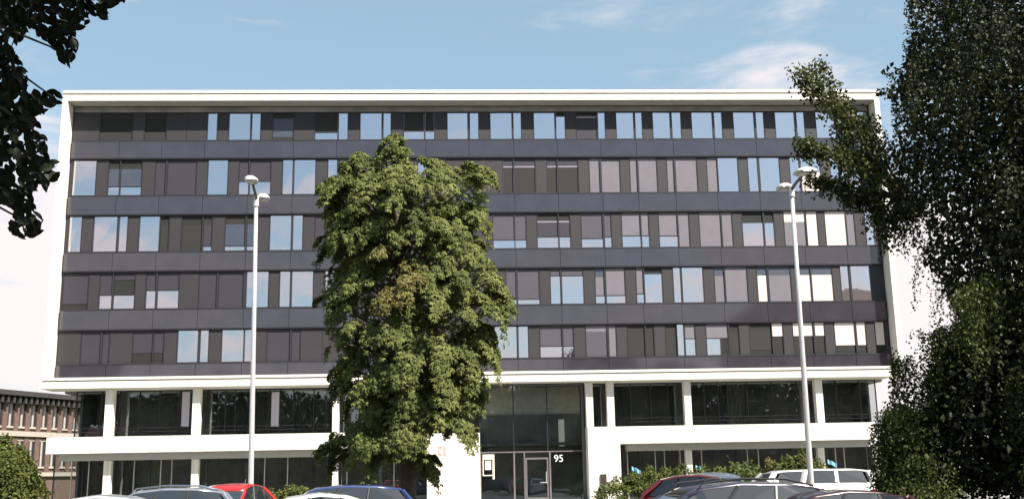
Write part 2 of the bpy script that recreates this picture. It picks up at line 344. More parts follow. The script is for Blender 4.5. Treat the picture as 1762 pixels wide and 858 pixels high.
# first floor and ground floor glazing
def glaze(xs, z0, z1, Y, skip=(), fr=frm, w=.05, bright=()):
    for i, (a, b) in enumerate(zip(xs, xs[1:])):
        if i in skip: continue
        MB().box(a+w/2, b-w/2, Y+.03, Y+.042, z0+.06, z1-.06).build('glass_pane', glz2, B)
    for i, a in enumerate(xs):
        ww = w
        MB().box(a-ww/2, a+ww/2, Y-.03, Y+.07, z0+.055, z1-.055).build('mullion', frmb if i in bright else fr, B)
    MB().box(xs[0]-w/2, xs[-1]+w/2, Y-.035, Y+.075, z0, z0+.053).build('rail', fr, B)
    MB().box(xs[0]-w/2, xs[-1]+w/2, Y-.035, Y+.075, z1-.053, z1).build('rail', fr, B)
gx = lambda l, y, Y: [P(x, y, Y).x for x in l]
glaze(gx([131, 175, 206, 240, 275, 310, 330, 357, 388, 405, 440, 463, 482, 505, 540, 562, 590, 625, 660, 700, 740, 780, 818], 700, .95), 3.7, 7.05, .95)
glaze(gx([1019, 1044, 1085, 1120, 1150, 1178, 1212, 1236, 1252, 1286, 1330, 1372, 1400, 1440, 1480, 1508], 690, .95), 3.8, 7.05, .95)
glaze(gx([92, 122.7, 142, 152, 178, 200, 218, 230, 258, 276, 295, 331.5, 356, 374, 414, 455, 494.6, 515, 536, 560, 597, 616.6, 650, 678, 696.7, 715.6, 737], 820, .95), 0, 3.35, .95, bright=(1, 3, 4, 7, 9, 10, 15, 16, 20, 23, 24))
glaze(gx([1080, 1100, 1128, 1144, 1171, 1190, 1208, 1229, 1268, 1287, 1306, 1344, 1362, 1400, 1439, 1454, 1493], 800, .95), 0, 3.35, .95, bright=(0, 2, 3, 4, 5, 6, 9, 10, 14, 15))
# rooms behind the lower glazing
MB().box(-22.4, 25.0, 3.6, 3.7, 3.61, 6.97).build('room_wall', inter, B)
MB().box(-22.4, 25.0, 3.6, 3.7, .06, 3.41).build('room_wall', inter, B)
MB().box(-22.4, 25.0, 1.05, 5.0, 3.42, 3.6).build('floor_slab', inter, B)
MB().box(-22.4, 25.0, 1.05, 5.0, 6.98, 7.05).build('ceiling', inter, B)
MB().box(-22.4, 25.0, 1.05, 5.0, .01, .05).build('room_floor', inter, B)
MB().box(-22.55, -22.4, 1.05, 5.1, 0, 7.05).build('end_wall', inter, B)
MB().box(25.0, 25.15, 1.05, 5.1, 0, 7.05).build('end_wall', inter, B)
# curtains seen inside, and painted reflections on two panes
curt = mat('curtain', (.30, .26, .20), .9, var=.25, vscale=6, stretch=(6, 6, .1)); grv = mat('grey_curtain', (.12, .12, .11), .9, var=.3, vscale=6, stretch=(6, 6, .1))
def curtain(x0, x1, z0, z1, m):
    a, b = P(x0, 700, 1.25).x, P(x1, 700, 1.25).x; n = max(4, int((b-a)/.09)); mb = MB(); 
    for k in range(n):
        u0, u1 = a+(b-a)*k/n, a+(b-a)*(k+1)/n; s = .04 if k % 2 else -.04
        i = len(mb.v); mb.v += [(u0, 1.25-s, z0), (u1, 1.25+s, z0), (u1, 1.25+s, z1), (u0, 1.25-s, z1)]; mb.f.append((i, i+1, i+2, i+3))
    mb.build('curtain', m, B)
curtain(1254, 1284, 3.8, 6.9, curt); curtain(1234, 1251, 3.8, 6.9, grv); curtain(1062, 1084, 3.8, 6.9, grv); curtain(1152, 1176, 3.8, 6.9, grv)
curtain(352, 378, 3.7, 6.9, grv); curtain(412, 428, 3.7, 6.9, grv); curtain(508, 535, 3.7, 6.9, grv)
pale = mat('pale_reflection', (.55, .52, .58), .8, var=.05)  # pinkish reflection put into the colour of a strip before the glass
for x0, x1 in ((313, 326), (467, 480)):
    MB().box(P(x0, 700, .85).x, P(x1, 700, .85).x, .85, .9, P(x0, 736, .85).z+.1, P(x0, 674, .85).z).build('reflection_strip', pale, B)
# ---- entrance
ex = [1.12, P(883, 700, .3).x, P(941, 700, .3).x, 7.40]
ze = [.24, P(883, 777, .3).z, 7.05]
MB().box(1.1, 7.42, -1.3, .25, 0, .22).build('entrance_step', pave, B)
for i in range(3):
    MB().box(ex[i]+.03, ex[i+1]-.03, .32, .332, ze[1]+.04, 7.0).build('glass_pane', glz2, B)
    if i != 1: MB().box(ex[i]+.03, ex[i+1]-.03, .32, .332, .26, ze[1]-.04).build('glass_pane', glz2, B)
for x in ex:
    MB().box(x-.03, x+.03, .26, .4, ze[1]+.035, 7.0).build('mullion', frm, B)
MB().box(7.2, 7.4, .3, .44, .24, 7.0).build('door_jamb', mat('jamb_grey', (.10, .10, .10), .5, var=.1), B)
MB().box(1.1, 7.4, .25, .41, ze[1]-.035, ze[1]+.03).build('transom', frml, B)
MB().box(1.1, 7.4, .25, .41, 7.0, 7.05).build('head_rail', frm, B)
for x, w in ((ex[1], .05), (P(903, 820, .3).x, .035), (P(947, 820, .3).x, .055), (1.14, .04)):
    MB().box(x-w/2-.02, x+w/2+.02, .24, .4, .24, ze[1]-.04).build('door_post', frml, B)
dx0, dx1 = P(905, 820, .3).x, P(944, 820, .3).x
dr = MB()
dr.box(dx0, dx0+.08, .3, .35, .26, 2.7).box(dx1-.08, dx1, .3, .35, .26, 2.7).box(dx0+.08, dx1-.08, .3, .35, 2.6, 2.7).box(dx0+.08, dx1-.08, .3, .35, .26, .4)
do = dr.build('entrance_door', frml, B)
MB().box(dx0+.08, dx1-.08, .32, .33, .4, 2.6).build('pane', glz2, do)
MB().tube([(dx1-.14, .24, 1.2), (dx1-.14, .24, 1.9)], .02).tube([(dx1-.5, .24, 1.25), (dx1-.1, .24, 1.25)], .02).build('door_handle', steel, do)
MB().box(ex[1]+.05, P(901, 820, .3).x, .32, .33, .26, ze[1]-.05).build('glass_pane', glz2, B)
MB().box(1.2, 7.3, 1.76, 1.86, 5.31, 6.97).build('lobby_wall', interb, B)
MB().box(1.2, 7.3, 1.6, 1.75, 3.5, 5.3).build('gallery_front', inter, B)
lampm = bpy.data.materials.new('lobby_tube'); lampm.use_nodes = True
lb = lampm.node_tree.nodes['Principled BSDF']; lb.inputs['Base Color'].default_value = (.7, .7, .6, 1); lb.inputs['Emission Color'].default_value = (.8, .8, .65, 1); lb.inputs['Emission Strength'].default_value = .12
MB().box(P(961, 740, 1.2).x, P(971, 740, 1.2).x, 1.15, 1.2, P(961, 767, 1.2).z, P(961, 721, 1.2).z).build('lobby_lamp', lampm, B)
# notice frame beside the door
nb = MB(); nx0, nx1 = P(830, 800, .1).x+.02, P(851, 800, .1).x; nz0, nz1 = P(840, 824, .1).z, P(840, 781, .1).z
nb.box(nx0, nx1, .17, .2, nz1-.30, nz1).box(nx1-.12, nx1, .17, .2, nz0, nz1-.301).box(nx0, nx0+.06, .17, .2, nz0+.2, nz1-.301).box(nx0+.061, nx1-.121, .17, .2, nz0+.2, nz0+.26).box(nx0+.14, nx1-.2, .18, .19, nz0+.55, nz1-.36)
nb.build('notice_frame', mat('notice_white', (.62, .56, .48), .6, var=.08), B)
# lettering
def text(s, size, loc, m, parent, name='lettering', depth=.012, rot=R_(90)):
    c = bpy.data.curves.new(name, 'FONT'); c.body = s; c.size = size; c.extrude = depth; c.align_x = 'CENTER'; c.offset = 0
    t = bpy.data.objects.new(name, c); col.objects.link(t); bpy.context.view_layer.update()
    me = bpy.data.meshes.new_from_object(t.evaluated_get(bpy.context.evaluated_depsgraph_get())); bpy.data.objects.remove(t)
    o = bpy.data.objects.new(name, me); col.objects.link(o); me.materials.clear(); me.materials.append(m); o.rotation_euler = (rot, 0, 0)
    o.parent = parent; o.location = Vector(loc)-OFF[parent.name]; return o
q = P(961.5, 793.5, .24); text('95', .58, (q.x, .24, q.z), mat('number_white', (.78, .76, .72), .5, var=.02), B, 'house_number')
q0, q1 = P(754.5, 767, -.94), P(767, 782, -.94); rd = mat('faded_red', (.50, .30, .26), .6, var=.25, vscale=12); h = q0.z-q1.z
em = MB(); x0 = q0.x; em.box(x0, x0+.07, -.945, -.921, q1.z, q0.z).box(x0+.071, x0+.21, -.945, -.921, q0.z-.1, q0.z).box(x0+.071, x0+.21, -.945, -.921, q1.z, q1.z+.1)
em.box(x0+.3, x0+.38, -.945, -.921, q1.z-.06, q0.z)
em.build('wall_emblem', rd, B)
# small dark box on the right entrance wall
q0, q1 = P(1033, 815, -.95), P(1044, 833, -.95)
bxo = MB().box(q0.x, q1.x, -1.02, -.922, q1.z, q0.z).build('letter_box', mat('dark_brown_metal', (.045, .035, .032), .4, var=.1), bevel=.01)
bxo['label'] = 'small dark brown box mounted on the white wall right of the entrance'; bxo['category'] = 'letter box'
# ------------------------------------------------------------------ old brick building far left
def brick_house():
    a = P(-60, 740, 42); b = P(200, 745, 62); a.z = b.z = 0
    u = (b-a); Lh = u.length; ang = math.atan2(u.y, u.x)
    t = thing('brick_building', 'old red brick building with pale window surrounds beyond the left end of the block', 'building', a, ang)
    D = 12; ez = 10.6
    MB().box(0, Lh, 0, D, 0, ez).build('wall', brickm, t)
    n = 14; s = Lh/n
    for k in range(n):
        c = (k+.5)*s
        for z0, z1 in ((7.6, 10.0), (3.6, 6.2)):
            w = MB().box(c-.72, c-.5, -.12, -.003, z0-.1, z1+.1).box(c+.5, c+.72, -.12, -.003, z0-.1, z1+.1).box(c-.5, c+.5, -.12, -.003, z1-.05, z1+.2).box(c-.5, c+.5, -.16, -.003, z0-.2, z0).build('window', stone, t)
            MB().box(c-.5, c+.5, -.05, -.003, z0, z1-.05).build('pane', dglass, w)
            MB().box(c-.12, c+.12, -.09, -.051, z0, z1-.05).build('sash', stone, w)
        MB().box(k*s-.3, k*s+.3, -.22, -.003, 3, ez-.3).build('pilaster', brickm, t)
    MB().box(-.2, Lh+.2, -.4, -.003, 6.6, 7.1).build('cornice', stone, t)
    MB().box(-.2, Lh+.2, -.3, -.004, 2.6, 3.0).build('cornice', stone, t)
    for k in range(2*n):
        MB().box((k+.5)*s/2-.15, (k+.5)*s/2+.15, -.9, -.003, ez-.75, ez-.01).build('eave_bracket', roofd, t)
    MB().box(-.5, Lh+.5, -1.1, D+.5, ez, ez+.35).build('eaves', roofd, t)
    MB().box(-.5, Lh+.5, -1.0, D+.4, ez+.352, ez+.5).build('roof_edge', roofd, t)
    MB().prism([(-.9, ez+.502), (D/2, ez+1.1), (D+.3, ez+.502)], -.4, Lh+.4, 'x').build('roof', tin, t)
brick_house()
# ------------------------------------------------------------------ street lamps
def lamp(bx, by_, tx, ty, dist, near, far, label):
    Y = CAM.y+dist; b = P(bx, by_, Y); top = P(tx, ty, Y)
    k = (top-b)/(top.z-b.z); base = b-k*b.z
    t = thing('street_lamp', label, 'street lamp', base, 0, 'double-headed lamp posts in the car park')
    hgt = top.z
    pts = [base+k*(hgt*f) for f in (0, .02, .3, .65, 1)]
    MB().tube(pts, [.105, .092, .086, .075, .062], 14).build('post', steel, t, smooth=True)
    MB().box(base.x-.05, base.x+.05, base.y-.13, base.y-.085, .6, 1.1).build('access_door', lampw, t)
    MB().tube([top-k*.25, top+k*.12], [.095, .085], 12).build('collar', steel, t)
    for (hx0, hy0, hx1, hy1, dd) in (near, far):
        Y2 = Y+dd; c = P((hx0+hx1)/2, (hy0+hy1)/2, Y2); w = (P(hx1, hy0, Y2)-P(hx0, hy0, Y2)).length/2
        d = (c-top); d.normalize(); side = Vector((1, 0, 0)); upv = Vector((0, 0, 1))
        # flat luminaire reaching out along Y, slightly domed
        sgn = -1 if dd < 0 else 1
        ln = .62
        prof = [(-1, 0), (-.92, .055), (-.5, .10), (.5, .10), (.92, .055), (1, 0), (.8, -.05), (-.8, -.05)]
        mb = MB(); st = [(-.5, .55), (-.38, .92), (0, 1), (.35, .85), (.5, .5)]
        for s_, f_ in st:
            for a_, z_ in prof:
                mb.v.append((c.x+a_*w*f_, c.y+s_*ln*sgn, c.z+z_*(.8+.2*f_)))
        n = len(prof)
        for i in range(len(st)-1):
            for j in range(n): mb.f.append((i*n+j, i*n+(j+1) % n, (i+1)*n+(j+1) % n, (i+1)*n+j))
        mb.f.append(tuple(range(n))); mb.f.append(tuple(range((len(st)-1)*n, len(st)*n)))
        hd = mb.build('lamp_head', lampw, t, smooth=False)
        MB().box(c.x-w*.62, c.x+w*.62, c.y-ln*.36, c.y+ln*.36, c.z-.075, c.z-.051).build('diffuser', mat('diffuser', (.55, .55, .52), .2, var=.03), hd)
        e = c-Vector((0, sgn*ln*.4, .02))
        MB().tube([top, top.lerp(e, .5)+Vector((0, 0, .03)), e], [.06, .05, .05], 10).build('arm', mat('arm_grey', (.20, .19, .18), .5, metal=.3, var=.1), t, smooth=True)
lamp(431, 858, 441, 343, 36, (421, 306, 444, 315, -1.15), (444, 335, 464, 347, .55), 'tall pale lamp post with two flat heads, left of the big tree')
lamp(1397, 850, 1362, 326, 33, (1366, 292, 1405, 301, -1.1), (1336, 319, 1360, 328, .55), 'tall pale leaning lamp post with two flat heads near the right-hand trees')
# ------------------------------------------------------------------ foliage
def inpoly(x, y, poly):
    x = np.asarray(x); y = np.asarray(y); r = np.zeros(x.shape, bool); n = len(poly)
    for i in range(n):
        x1, y1 = poly[i]; x2, y2 = poly[(i+1) % n]
        c = ((y1 > y) != (y2 > y)) & (x < (x2-x1)*(y-y1)/((y2-y1)+1e-9)+x1); r ^= c
    return r
def norm(a): return a/np.maximum(np.linalg.norm(a, axis=-1, keepdims=True), 1e-9)
def leaves(C, D, Nn, ln, wd, fold=.25):
    """one kite-shaped folded leaf (2 quads->4 tris as 2 triangles each side) at C pointing D with normal Nn"""
    D = norm(D); S = norm(np.cross(D, Nn)); Nn = np.cross(S, D)
    ln = np.broadcast_to(np.asarray(ln).reshape(-1, 1), (len(C), 1)); wd = np.broadcast_to(np.asarray(wd).reshape(-1, 1), (len(C), 1))
    a = C; m = C+D*ln*.5; b = C+D*ln-Nn*ln*.12
    l = m+S*wd*.5-Nn*wd*fold*-1; r = m-S*wd*.5+Nn*wd*fold
    V = np.stack([a, l, b, r], 1).reshape(-1, 3)
    F = np.arange(len(C)*4).reshape(-1, 4); return V, F
def palm(C, Nn, size, nl=5):
    """palmate compound leaf, drooping leaflets"""
    n = len(C); Nn = norm(Nn); ref = norm(rng.normal(size=(n, 3))); A = norm(np.cross(Nn, ref)); Bv = np.cross(Nn, A); VV = []
    for k in range(nl):
        q = (k/nl)*math.tau*.86+rng.uniform(-.15, .15, (n, 1)); D = A*np.cos(q)+Bv*np.sin(q)-Nn*.35
        D[:, 2] -= .3
        V, _ = leaves(C, D, Nn, size*rng.uniform(.8, 1.2, n), size*.42); VV.append(V.reshape(n, 4, 3))
    V = np.concatenate(VV, 1).reshape(-1, 3); return V, np.arange(len(V)).reshape(-1, 4)
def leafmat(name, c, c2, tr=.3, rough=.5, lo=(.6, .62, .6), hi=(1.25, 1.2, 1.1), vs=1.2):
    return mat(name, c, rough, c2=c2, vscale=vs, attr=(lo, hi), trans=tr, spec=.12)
chest = leafmat('chestnut_leaf', (.215, .240, .085), (.085, .108, .036), rough=.7)
brown = leafmat('dry_leaf', (.20, .18, .065), (.13, .125, .045))
darkl = leafmat('dark_leaf', (.060, .066, .030), (.012, .015, .008), tr=.15, vs=.8)  # noise tones put lit and shaded clumps into the leaf colour
boughl = leafmat('lit_bough_leaf', (.100, .115, .038), (.040, .050, .018), tr=.22)  # lighter leaf copy, the light on the bough painted in
weep = leafmat('weeping_leaf', (.115, .135, .042), (.026, .036, .013), tr=.25, vs=1.3)  # light and dark tones imitate sunlit and shaded drapes
hedgem = leafmat('hedge_leaf', (.13, .15, .042), (.07, .09, .03), tr=.3)
def limb(mb, a, b, r0, r1, sag=.0, n=6, wob=.12):
    a, b = Vector(a), Vector(b); L_ = (b-a).length; pts = []; rr = []
    for k in range(n):
        f = k/(n-1); p = a.lerp(b, f); p.z += sag*math.sin(f*math.pi)
        if 0 < k < n-1: p += Vector((random.uniform(-1, 1), random.uniform(-1, 1), random.uniform(-.5, .5)))*wob*L_*.15
        pts.append(p); rr.append(r0+(r1-r0)*f)
    mb.tube(pts, rr, 6, cap=False)
# ---- the big chestnut in front of the facade
TY = CAM.y+43.0
out = [(655, 238), (668, 222), (684, 226), (700, 256), (716, 286), (726, 296), (742, 264), (766, 268), (782, 300), (796, 292), (812, 272), (836, 274), (850, 300), (852, 372), (832, 400), (852, 440), (866, 480), (882, 500), (868, 525), (846, 545), (858, 590), (848, 640), (832, 665), (838, 700), (822, 735), (800, 725), (782, 745), (770, 765), (752, 740), (740, 765), (748, 812), (722, 822), (690, 800), (650, 800), (610, 782), (580, 770), (542, 772), (538, 752), (568, 745), (600, 720), (600, 690), (566, 668), (560, 640), (572, 610), (548, 570), (542, 500), (560, 470), (580, 440), (560, 420), (545, 400), (548, 372), (566, 350), (548, 330), (548, 305), (575, 296), (592, 268), (612, 262), (630, 292), (645, 262)]
outw = out
def pad(c, nrm, r, n, out_):
    """a drooping spray: longer outwards than across, made of a few loose tufts"""
    nrm = norm(np.array(nrm, float)); o = np.array(out_, float); o = norm(o-nrm*o.dot(nrm)); sdv = np.cross(nrm, o)
    k = max(4, int(9*r/.6)); tu = rng.uniform(-.8, 1.0, k); tv = rng.uniform(-1, 1, k)*(1-.5*np.abs(tu)); th = rng.normal(0, .09, k)
    ki = rng.integers(0, k, n); u = tu[ki]*1.15+rng.normal(0, .19, n); v = tv[ki]*.75+rng.normal(0, .19, n)
    h = th[ki]-.40*np.maximum(u, 0)**2*1.2-.30*v*v+rng.normal(0, .09, n)
    Pp = c+o*(u*r)[:, None]+sdv*(v*r)[:, None]+nrm*(h*r)[:, None]
    Nn = nrm+o*(.6*u)[:, None]+sdv*(.5*v)[:, None]+rng.normal(0, .33, (n, 3)); return Pp, Nn
def chestnut():
    base = P(700, 700, TY); base.z = 0
    t = thing('chestnut_tree', 'big bushy green tree standing before the middle of the facade, left of the entrance', 'tree', base)
    cx0 = base.x; CPs = []; NNs = []; W = []; BR = []
    ztop = P(672, 225, TY).z
    mb = MB(); limb(mb, base, (cx0+.1, TY, 4.5), .36, .27, wob=.05); limb(mb, (cx0+.1, TY, 4.4), (cx0-.5, TY, ztop-1.2), .27, .05, n=9, wob=.1)
    k = 0; tries = 0; centers = []
    for (u, v, r0_, dy) in ((668, 236, .42, 0), (682, 238, .38, -.3), (672, 256, .6, -.5), (690, 262, .5, .3), (655, 262, .55, .2), (612, 272, .6, -.3), (598, 284, .5, .2), (745, 276, .55, -.2), (762, 284, .6, .3), (818, 284, .55, -.3), (836, 292, .55, .2), (560, 312, .45, 0), (862, 505, .6, -.4), (556, 768, .55, -.3), (575, 760, .6, 0), (735, 800, .55, -.4), (742, 785, .5, .1)):
        p = P(u, v, TY+dy); o = Vector((p.x-cx0, -.6, 0)).normalized(); Pp, Nn = pad(np.array(p), Vector((0, 0, 1))+o*.35, r0_, int(200*r0_*r0_/.36)+40, o); CPs.append(Pp); NNs.append(Nn); centers.append((p.copy(), r0_*.6))
        limb(mb, (cx0-.4, TY, max(4, p.z-2)), p, .05, .015, sag=.1)
    while k < 205 and tries < 40000:
        tries += 1
        u = random.uniform(538, 884); v = random.uniform(226, 822)
        if not inpoly(np.array([u]), np.array([v]), out)[0]: continue
        # half widths of the outline at this height give the depth of the crown
        xs = np.linspace(520, 900, 96); ins = inpoly(xs, np.full(96, v), out); xl, xr = xs[ins].min(), xs[ins].max(); c = (xl+xr)/2; hw = (xr-xl)/2
        f = min(.999, abs(u-c)/hw); dmax = math.sqrt(1-f*f)*hw*43/CF
        sgn = -1 if random.random() < .68 else 1
        dep = sgn*dmax*random.uniform(.75, 1.0) if random.random() < .75 else random.uniform(-1, 1)*dmax
        p = P(u, v, TY+dep*.9)
        r = random.uniform(.32, .95)
        # keep the pad inside the outline
        uu, vv = px(p); mg = r*CF/43*.42
        if not inpoly(np.array([uu-mg, uu+mg, uu, uu]), np.array([vv, vv, vv-mg*.5, vv+mg*.35]), out).all():
            r *= .55; mg *= .5
            if not inpoly(np.array([uu-mg, uu+mg]), np.array([vv, vv]), out).all(): continue
        if any((p-q_).length < .42*(r+r2)*.9 for q_, r2 in centers): continue
        centers.append((p.copy(), r)); k += 1
        o = Vector((p.x-cx0, p.y-TY, 0)); o = o.normalized() if o.length > .1 else Vector((0, -1, 0))
        hi = (p.z-3)/(ztop-3)
        nrm = o*(.62-.3*hi)+Vector((random.uniform(-.3, .3), random.uniform(-.3, .3), .9))
        Pp, Nn = pad(np.array(p), nrm, r, int(170*r*r/.36)+20, o)
        CPs.append(Pp); NNs.append(Nn); lean = random.random()
        if random.random() < .10 and 560 < uu < 720 and vv > 260: BR.append((Pp, Nn)); CPs.pop(); NNs.pop()
        if random.random() < .45:
            zz = max(3.2, p.z-random.uniform(.8, 2.2)); fz = min(1, (zz-4.4)/(ztop-5.6)); tr_ = Vector((cx0+.1-.6*max(0, fz), TY, zz))
            limb(mb, tr_, p-Vector((0, 0, .12)), .085, .02, sag=.15)
    mb.build('trunk', bark, t, smooth=True)
    C = np.concatenate(CPs); Nn = np.concatenate(NNs)
    # loose filling inside the crown
    m = 6500; u = rng.uniform(545, 880, m*2); v = rng.uniform(240, 810, m*2); dd = rng.uniform(-1.3, 1.7, m*2)
    F_ = np.array([P(a, b, TY+c) for a, b, c in zip(u, v, dd)]); xx, yy, _ = pxn(F_); ok = inpoly(xx-14, yy, out) & inpoly(xx+14, yy, out) & inpoly(xx, yy-10, out) & inpoly(xx, yy+14, out)
    F_ = F_[ok][:m]; C = np.concatenate([C, F_]); Nn = np.concatenate([Nn, rng.normal(0, 1, (len(F_), 3))+[0, 0, .6]])
    V, F = palm(C, Nn, .17)
    va = np.repeat(rng.uniform(0, 1, len(C)), 20)
    npmesh('foliage', V, F, chest, t, va, kind='stuff')
    C = np.concatenate([b[0] for b in BR]); Nn = np.concatenate([b[1] for b in BR]); V, F = palm(C, Nn, .18)
    npmesh('dry_foliage', V, F, brown, t, np.repeat(rng.uniform(0, 1, len(C)), 20), kind='stuff')
chestnut()
def strands(starts, outward, lens, step, ln, wd, spread=.05, droop=1.0):
    """hanging twigs with leaves on both sides"""
    Cs = []; Ds = []; Ns = []
    for s, o, Lg in zip(starts, outward, lens):
        n = max(3, int(Lg/step)); f = np.arange(n)/n
        hor = o*Lg*.35
        p = s+np.outer(1-(1-f)**2, hor)+np.outer(-(f**1.4)*Lg*droop, [0, 0, 1])
        p = p+rng.normal(0, spread, (n, 3))
        d = rng.normal(0, .8, (n, 3))+[0, 0, -.7]
        Cs.append(p); Ds.append(d); Ns.append(rng.normal(0, .7, (n, 3))+o*.8+[0, 0, .4])
    C = np.concatenate(Cs); D = np.concatenate(Ds); Nn = np.concatenate(Ns); n = len(C)
    V, F = leaves(C, D, Nn, ln*rng.uniform(.7, 1.25, n), wd*rng.uniform(.8, 1.15, n)); return V, F, n
# ---- dark tree on the right
def right_tree():
    c = np.array([13.6, -42.5, 7.0]); rad = np.array([5.4, 5.0, 8.6]); base = Vector((13.2, -42.3, 0))
    t = thing('drooping_tree', 'tall dark tree filling the right edge, one long bough reaching over the facade', 'tree', base)
    poly = [(1556, -200), (1550, 0), (1556, 60), (1548, 110), (1500, 122), (1530, 140), (1492, 158), (1534, 175), (1532, 215), (1522, 262), (1536, 300), (1524, 345), (1538, 380), (1562, 360), (1582, 372), (1590, 425), (1572, 440), (1600, 470), (1612, 500), (1640, 540), (1640, 1000), (2900, 1000), (2900, -400)]
    mb = MB(); limb(mb, base, (13.4, -42.4, 6.5), .42, .3, wob=.03, n=7)
    for k in range(34):
        a = random.uniform(0, math.tau); z = random.uniform(3, 12); r = random.uniform(.4, .85)
        e = (13.4+math.cos(a)*5.0*r, -42.4+math.sin(a)*4.6*r, min(14.5, z+random.uniform(.5, 2.5)))
        limb(mb, (13.4, -42.4, z*.6+1.5), e, .12, .02, sag=.3)
    ns = 5200; K = 230; dk = norm(rng.normal(size=(K, 3))); ck = c+dk*rad*rng.uniform(.5, 1.0, (K, 1))**.5; ki = rng.integers(0, K, ns*2)
    S = ck[ki]+rng.normal(0, 1, (ns*2, 3))*np.array([.40, .40, .20]); d = norm(S-c); S = S; x, y, w = pxn(S); ok = inpoly(x-4, y+25, poly) & inpoly(x-6, y, poly) & (S[:, 2] > 1.2); S = S[ok][:ns]; d = d[ok][:ns]
    o = d.copy(); o[:, 2] = 0; o = norm(o)
    o = np.where((pxn(S+o*.3)[0] < 1560)[:, None], o*.15, o)
    V, F, n = strands(S, o, rng.uniform(.5, 1.7, len(S)), .045, .08, .05, spread=.035)
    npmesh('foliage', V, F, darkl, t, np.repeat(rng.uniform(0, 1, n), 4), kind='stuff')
    # deeper, coarser leaves that close the crown, with holes
    m = 70000; d = norm(rng.normal(size=(m*2, 3))); S = c+d*rad*rng.uniform(.1, .92, (m*2, 1))**.6; x, y, w = pxn(S)
    hole = (np.sin(S[:, 0]*1.7+1.3*np.sin(S[:, 2]*1.4))*np.sin(S[:, 2]*1.6+.3*S[:, 1]) > .86)
    ok = inpoly(x-12, y, poly) & (S[:, 2] > .8) & ~hole; S = S[ok][:m]; n = len(S)
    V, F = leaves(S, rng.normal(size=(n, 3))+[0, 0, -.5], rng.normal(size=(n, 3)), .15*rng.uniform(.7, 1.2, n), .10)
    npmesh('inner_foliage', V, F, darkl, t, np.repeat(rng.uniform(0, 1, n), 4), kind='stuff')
    # the bough reaching left: limbs and sprays of leaves
    J = P(1560, 350, -43.2); V2 = []; nn = 0; tw = []
    specs = [((1372, 118), (1470, 230), 60, -43.4), ((1402, 104), (1475, 235), 50, -43.0), ((1440, 168), (1500, 270), 34, -43.8), ((1378, 240), (1480, 290), 56, -43.9), ((1396, 306), (1490, 330), 50, -43.2), ((1462, 338), (1510, 340), 34, -42.7), ((1505, 385), (1530, 350), 30, -43.1), ((1490, 200), (1530, 290), 34, -43.0), ((1528, 420), (1545, 360), 30, -43.3), ((1440, 250), (1510, 300), 40, -42.6)]
    for (ex_, ey), (mx_, my_), cnt, Y in specs:
        e = P(ex_, ey, Y); m_ = P(mx_, my_, (Y-43.2)/2); m_ = P(mx_, my_, (Y+-43.2)/2); pts = [J, J.lerp(m_, .5)+Vector((0, 0, .1)), m_, m_.lerp(e, .5)+Vector((0, 0, .06)), e]
        mb.tube(pts, [.05, .04, .028, .018, .008], 6)
        for k in range(cnt*3):
            f = (random.random()**.8)*2+2 if random.random() < .8 else random.uniform(1, 2.2)
            i = min(3, int(f)); p = pts[i].lerp(pts[i+1], f-i); wdt = .30*(1-.55*(f/4)); a = random.uniform(0, math.tau)
            q_ = p+Vector((math.cos(a)*wdt, math.sin(a)*wdt*.9, random.uniform(-.35, .35)*wdt*1.6)); tw.append((p, q_))
    S = np.array([tuple(q_) for _, q_ in tw]); o = norm(np.array([tuple(q_-p) for p, q_ in tw]))
    V, F, n = strands(S, o*.6, rng.uniform(.10, .32, len(S)), .03, .085, .06, spread=.05)
    npmesh('bough_foliage', V, F, boughl, t, np.repeat(rng.uniform(0, 1, n), 4), kind='stuff')
    mb.build('trunk', bark, t, smooth=True)
right_tree()
def weeping_shrub():
    base = Vector((11.3, -44.6, 0)); t = thing('weeping_shrub', 'rounded weeping green shrub draping down in front of the dark right-hand tree', 'shrub', base)
    poly = [(1660, 486), (1612, 498), (1585, 540), (1560, 578), (1532, 608), (1534, 650), (1522, 700), (1500, 728), (1494, 780), (1500, 830), (1512, 900), (1512, 1300), (1900, 1300), (1900, 500), (1740, 470)]
    c = np.array([11.0, -44.6, 1.2]); rad = np.array([3.45, 2.4, 4.7])
    ns = 4200; K = 150; dk = norm(rng.normal(size=(K, 3))); dk[:, 2] = np.abs(dk[:, 2]); ck = c+dk*rad*rng.uniform(.74, 1.10, (K, 1)); ki = rng.integers(0, K, ns*3)
    S = ck[ki]+rng.normal(0, 1, (ns*3, 3))*np.array([.20, .20, .10]); d = dk[ki]; x, y, w = pxn(S)
    ok = inpoly(x-3, y+5, poly) & inpoly(x-6, y+40, poly); S = S[ok][:ns]; d = d[ok][:ns]; o = d.copy(); o[:, 2] = 0
    V, F, n = strands(S, norm(o)*.25, rng.uniform(.5, 1.5, len(S)), .042, .07, .045, spread=.035)
    lum = np.sin(S[:, 0]*3+S[:, 2]*2.5)
    npmesh('foliage', V, F, weep, t, np.repeat(rng.uniform(0, 1, n), 4), kind='stuff')
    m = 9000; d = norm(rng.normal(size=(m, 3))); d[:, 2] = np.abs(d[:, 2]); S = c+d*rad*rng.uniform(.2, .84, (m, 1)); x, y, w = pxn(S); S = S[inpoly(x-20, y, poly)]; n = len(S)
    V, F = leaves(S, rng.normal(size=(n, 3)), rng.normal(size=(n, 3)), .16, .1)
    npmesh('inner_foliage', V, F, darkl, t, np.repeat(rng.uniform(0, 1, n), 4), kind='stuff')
    mb = MB()
    for k in range(9):
        a = k*.7; limb(mb, base+Vector((math.cos(a)*.1, math.sin(a)*.1, 0)), base+Vector((math.cos(a)*1.6, math.sin(a)*1.5, random.uniform(2.6, 4.8))), .07, .015, sag=.3)
    mb.build('stem', bark, t, smooth=True)
weeping_shrub()
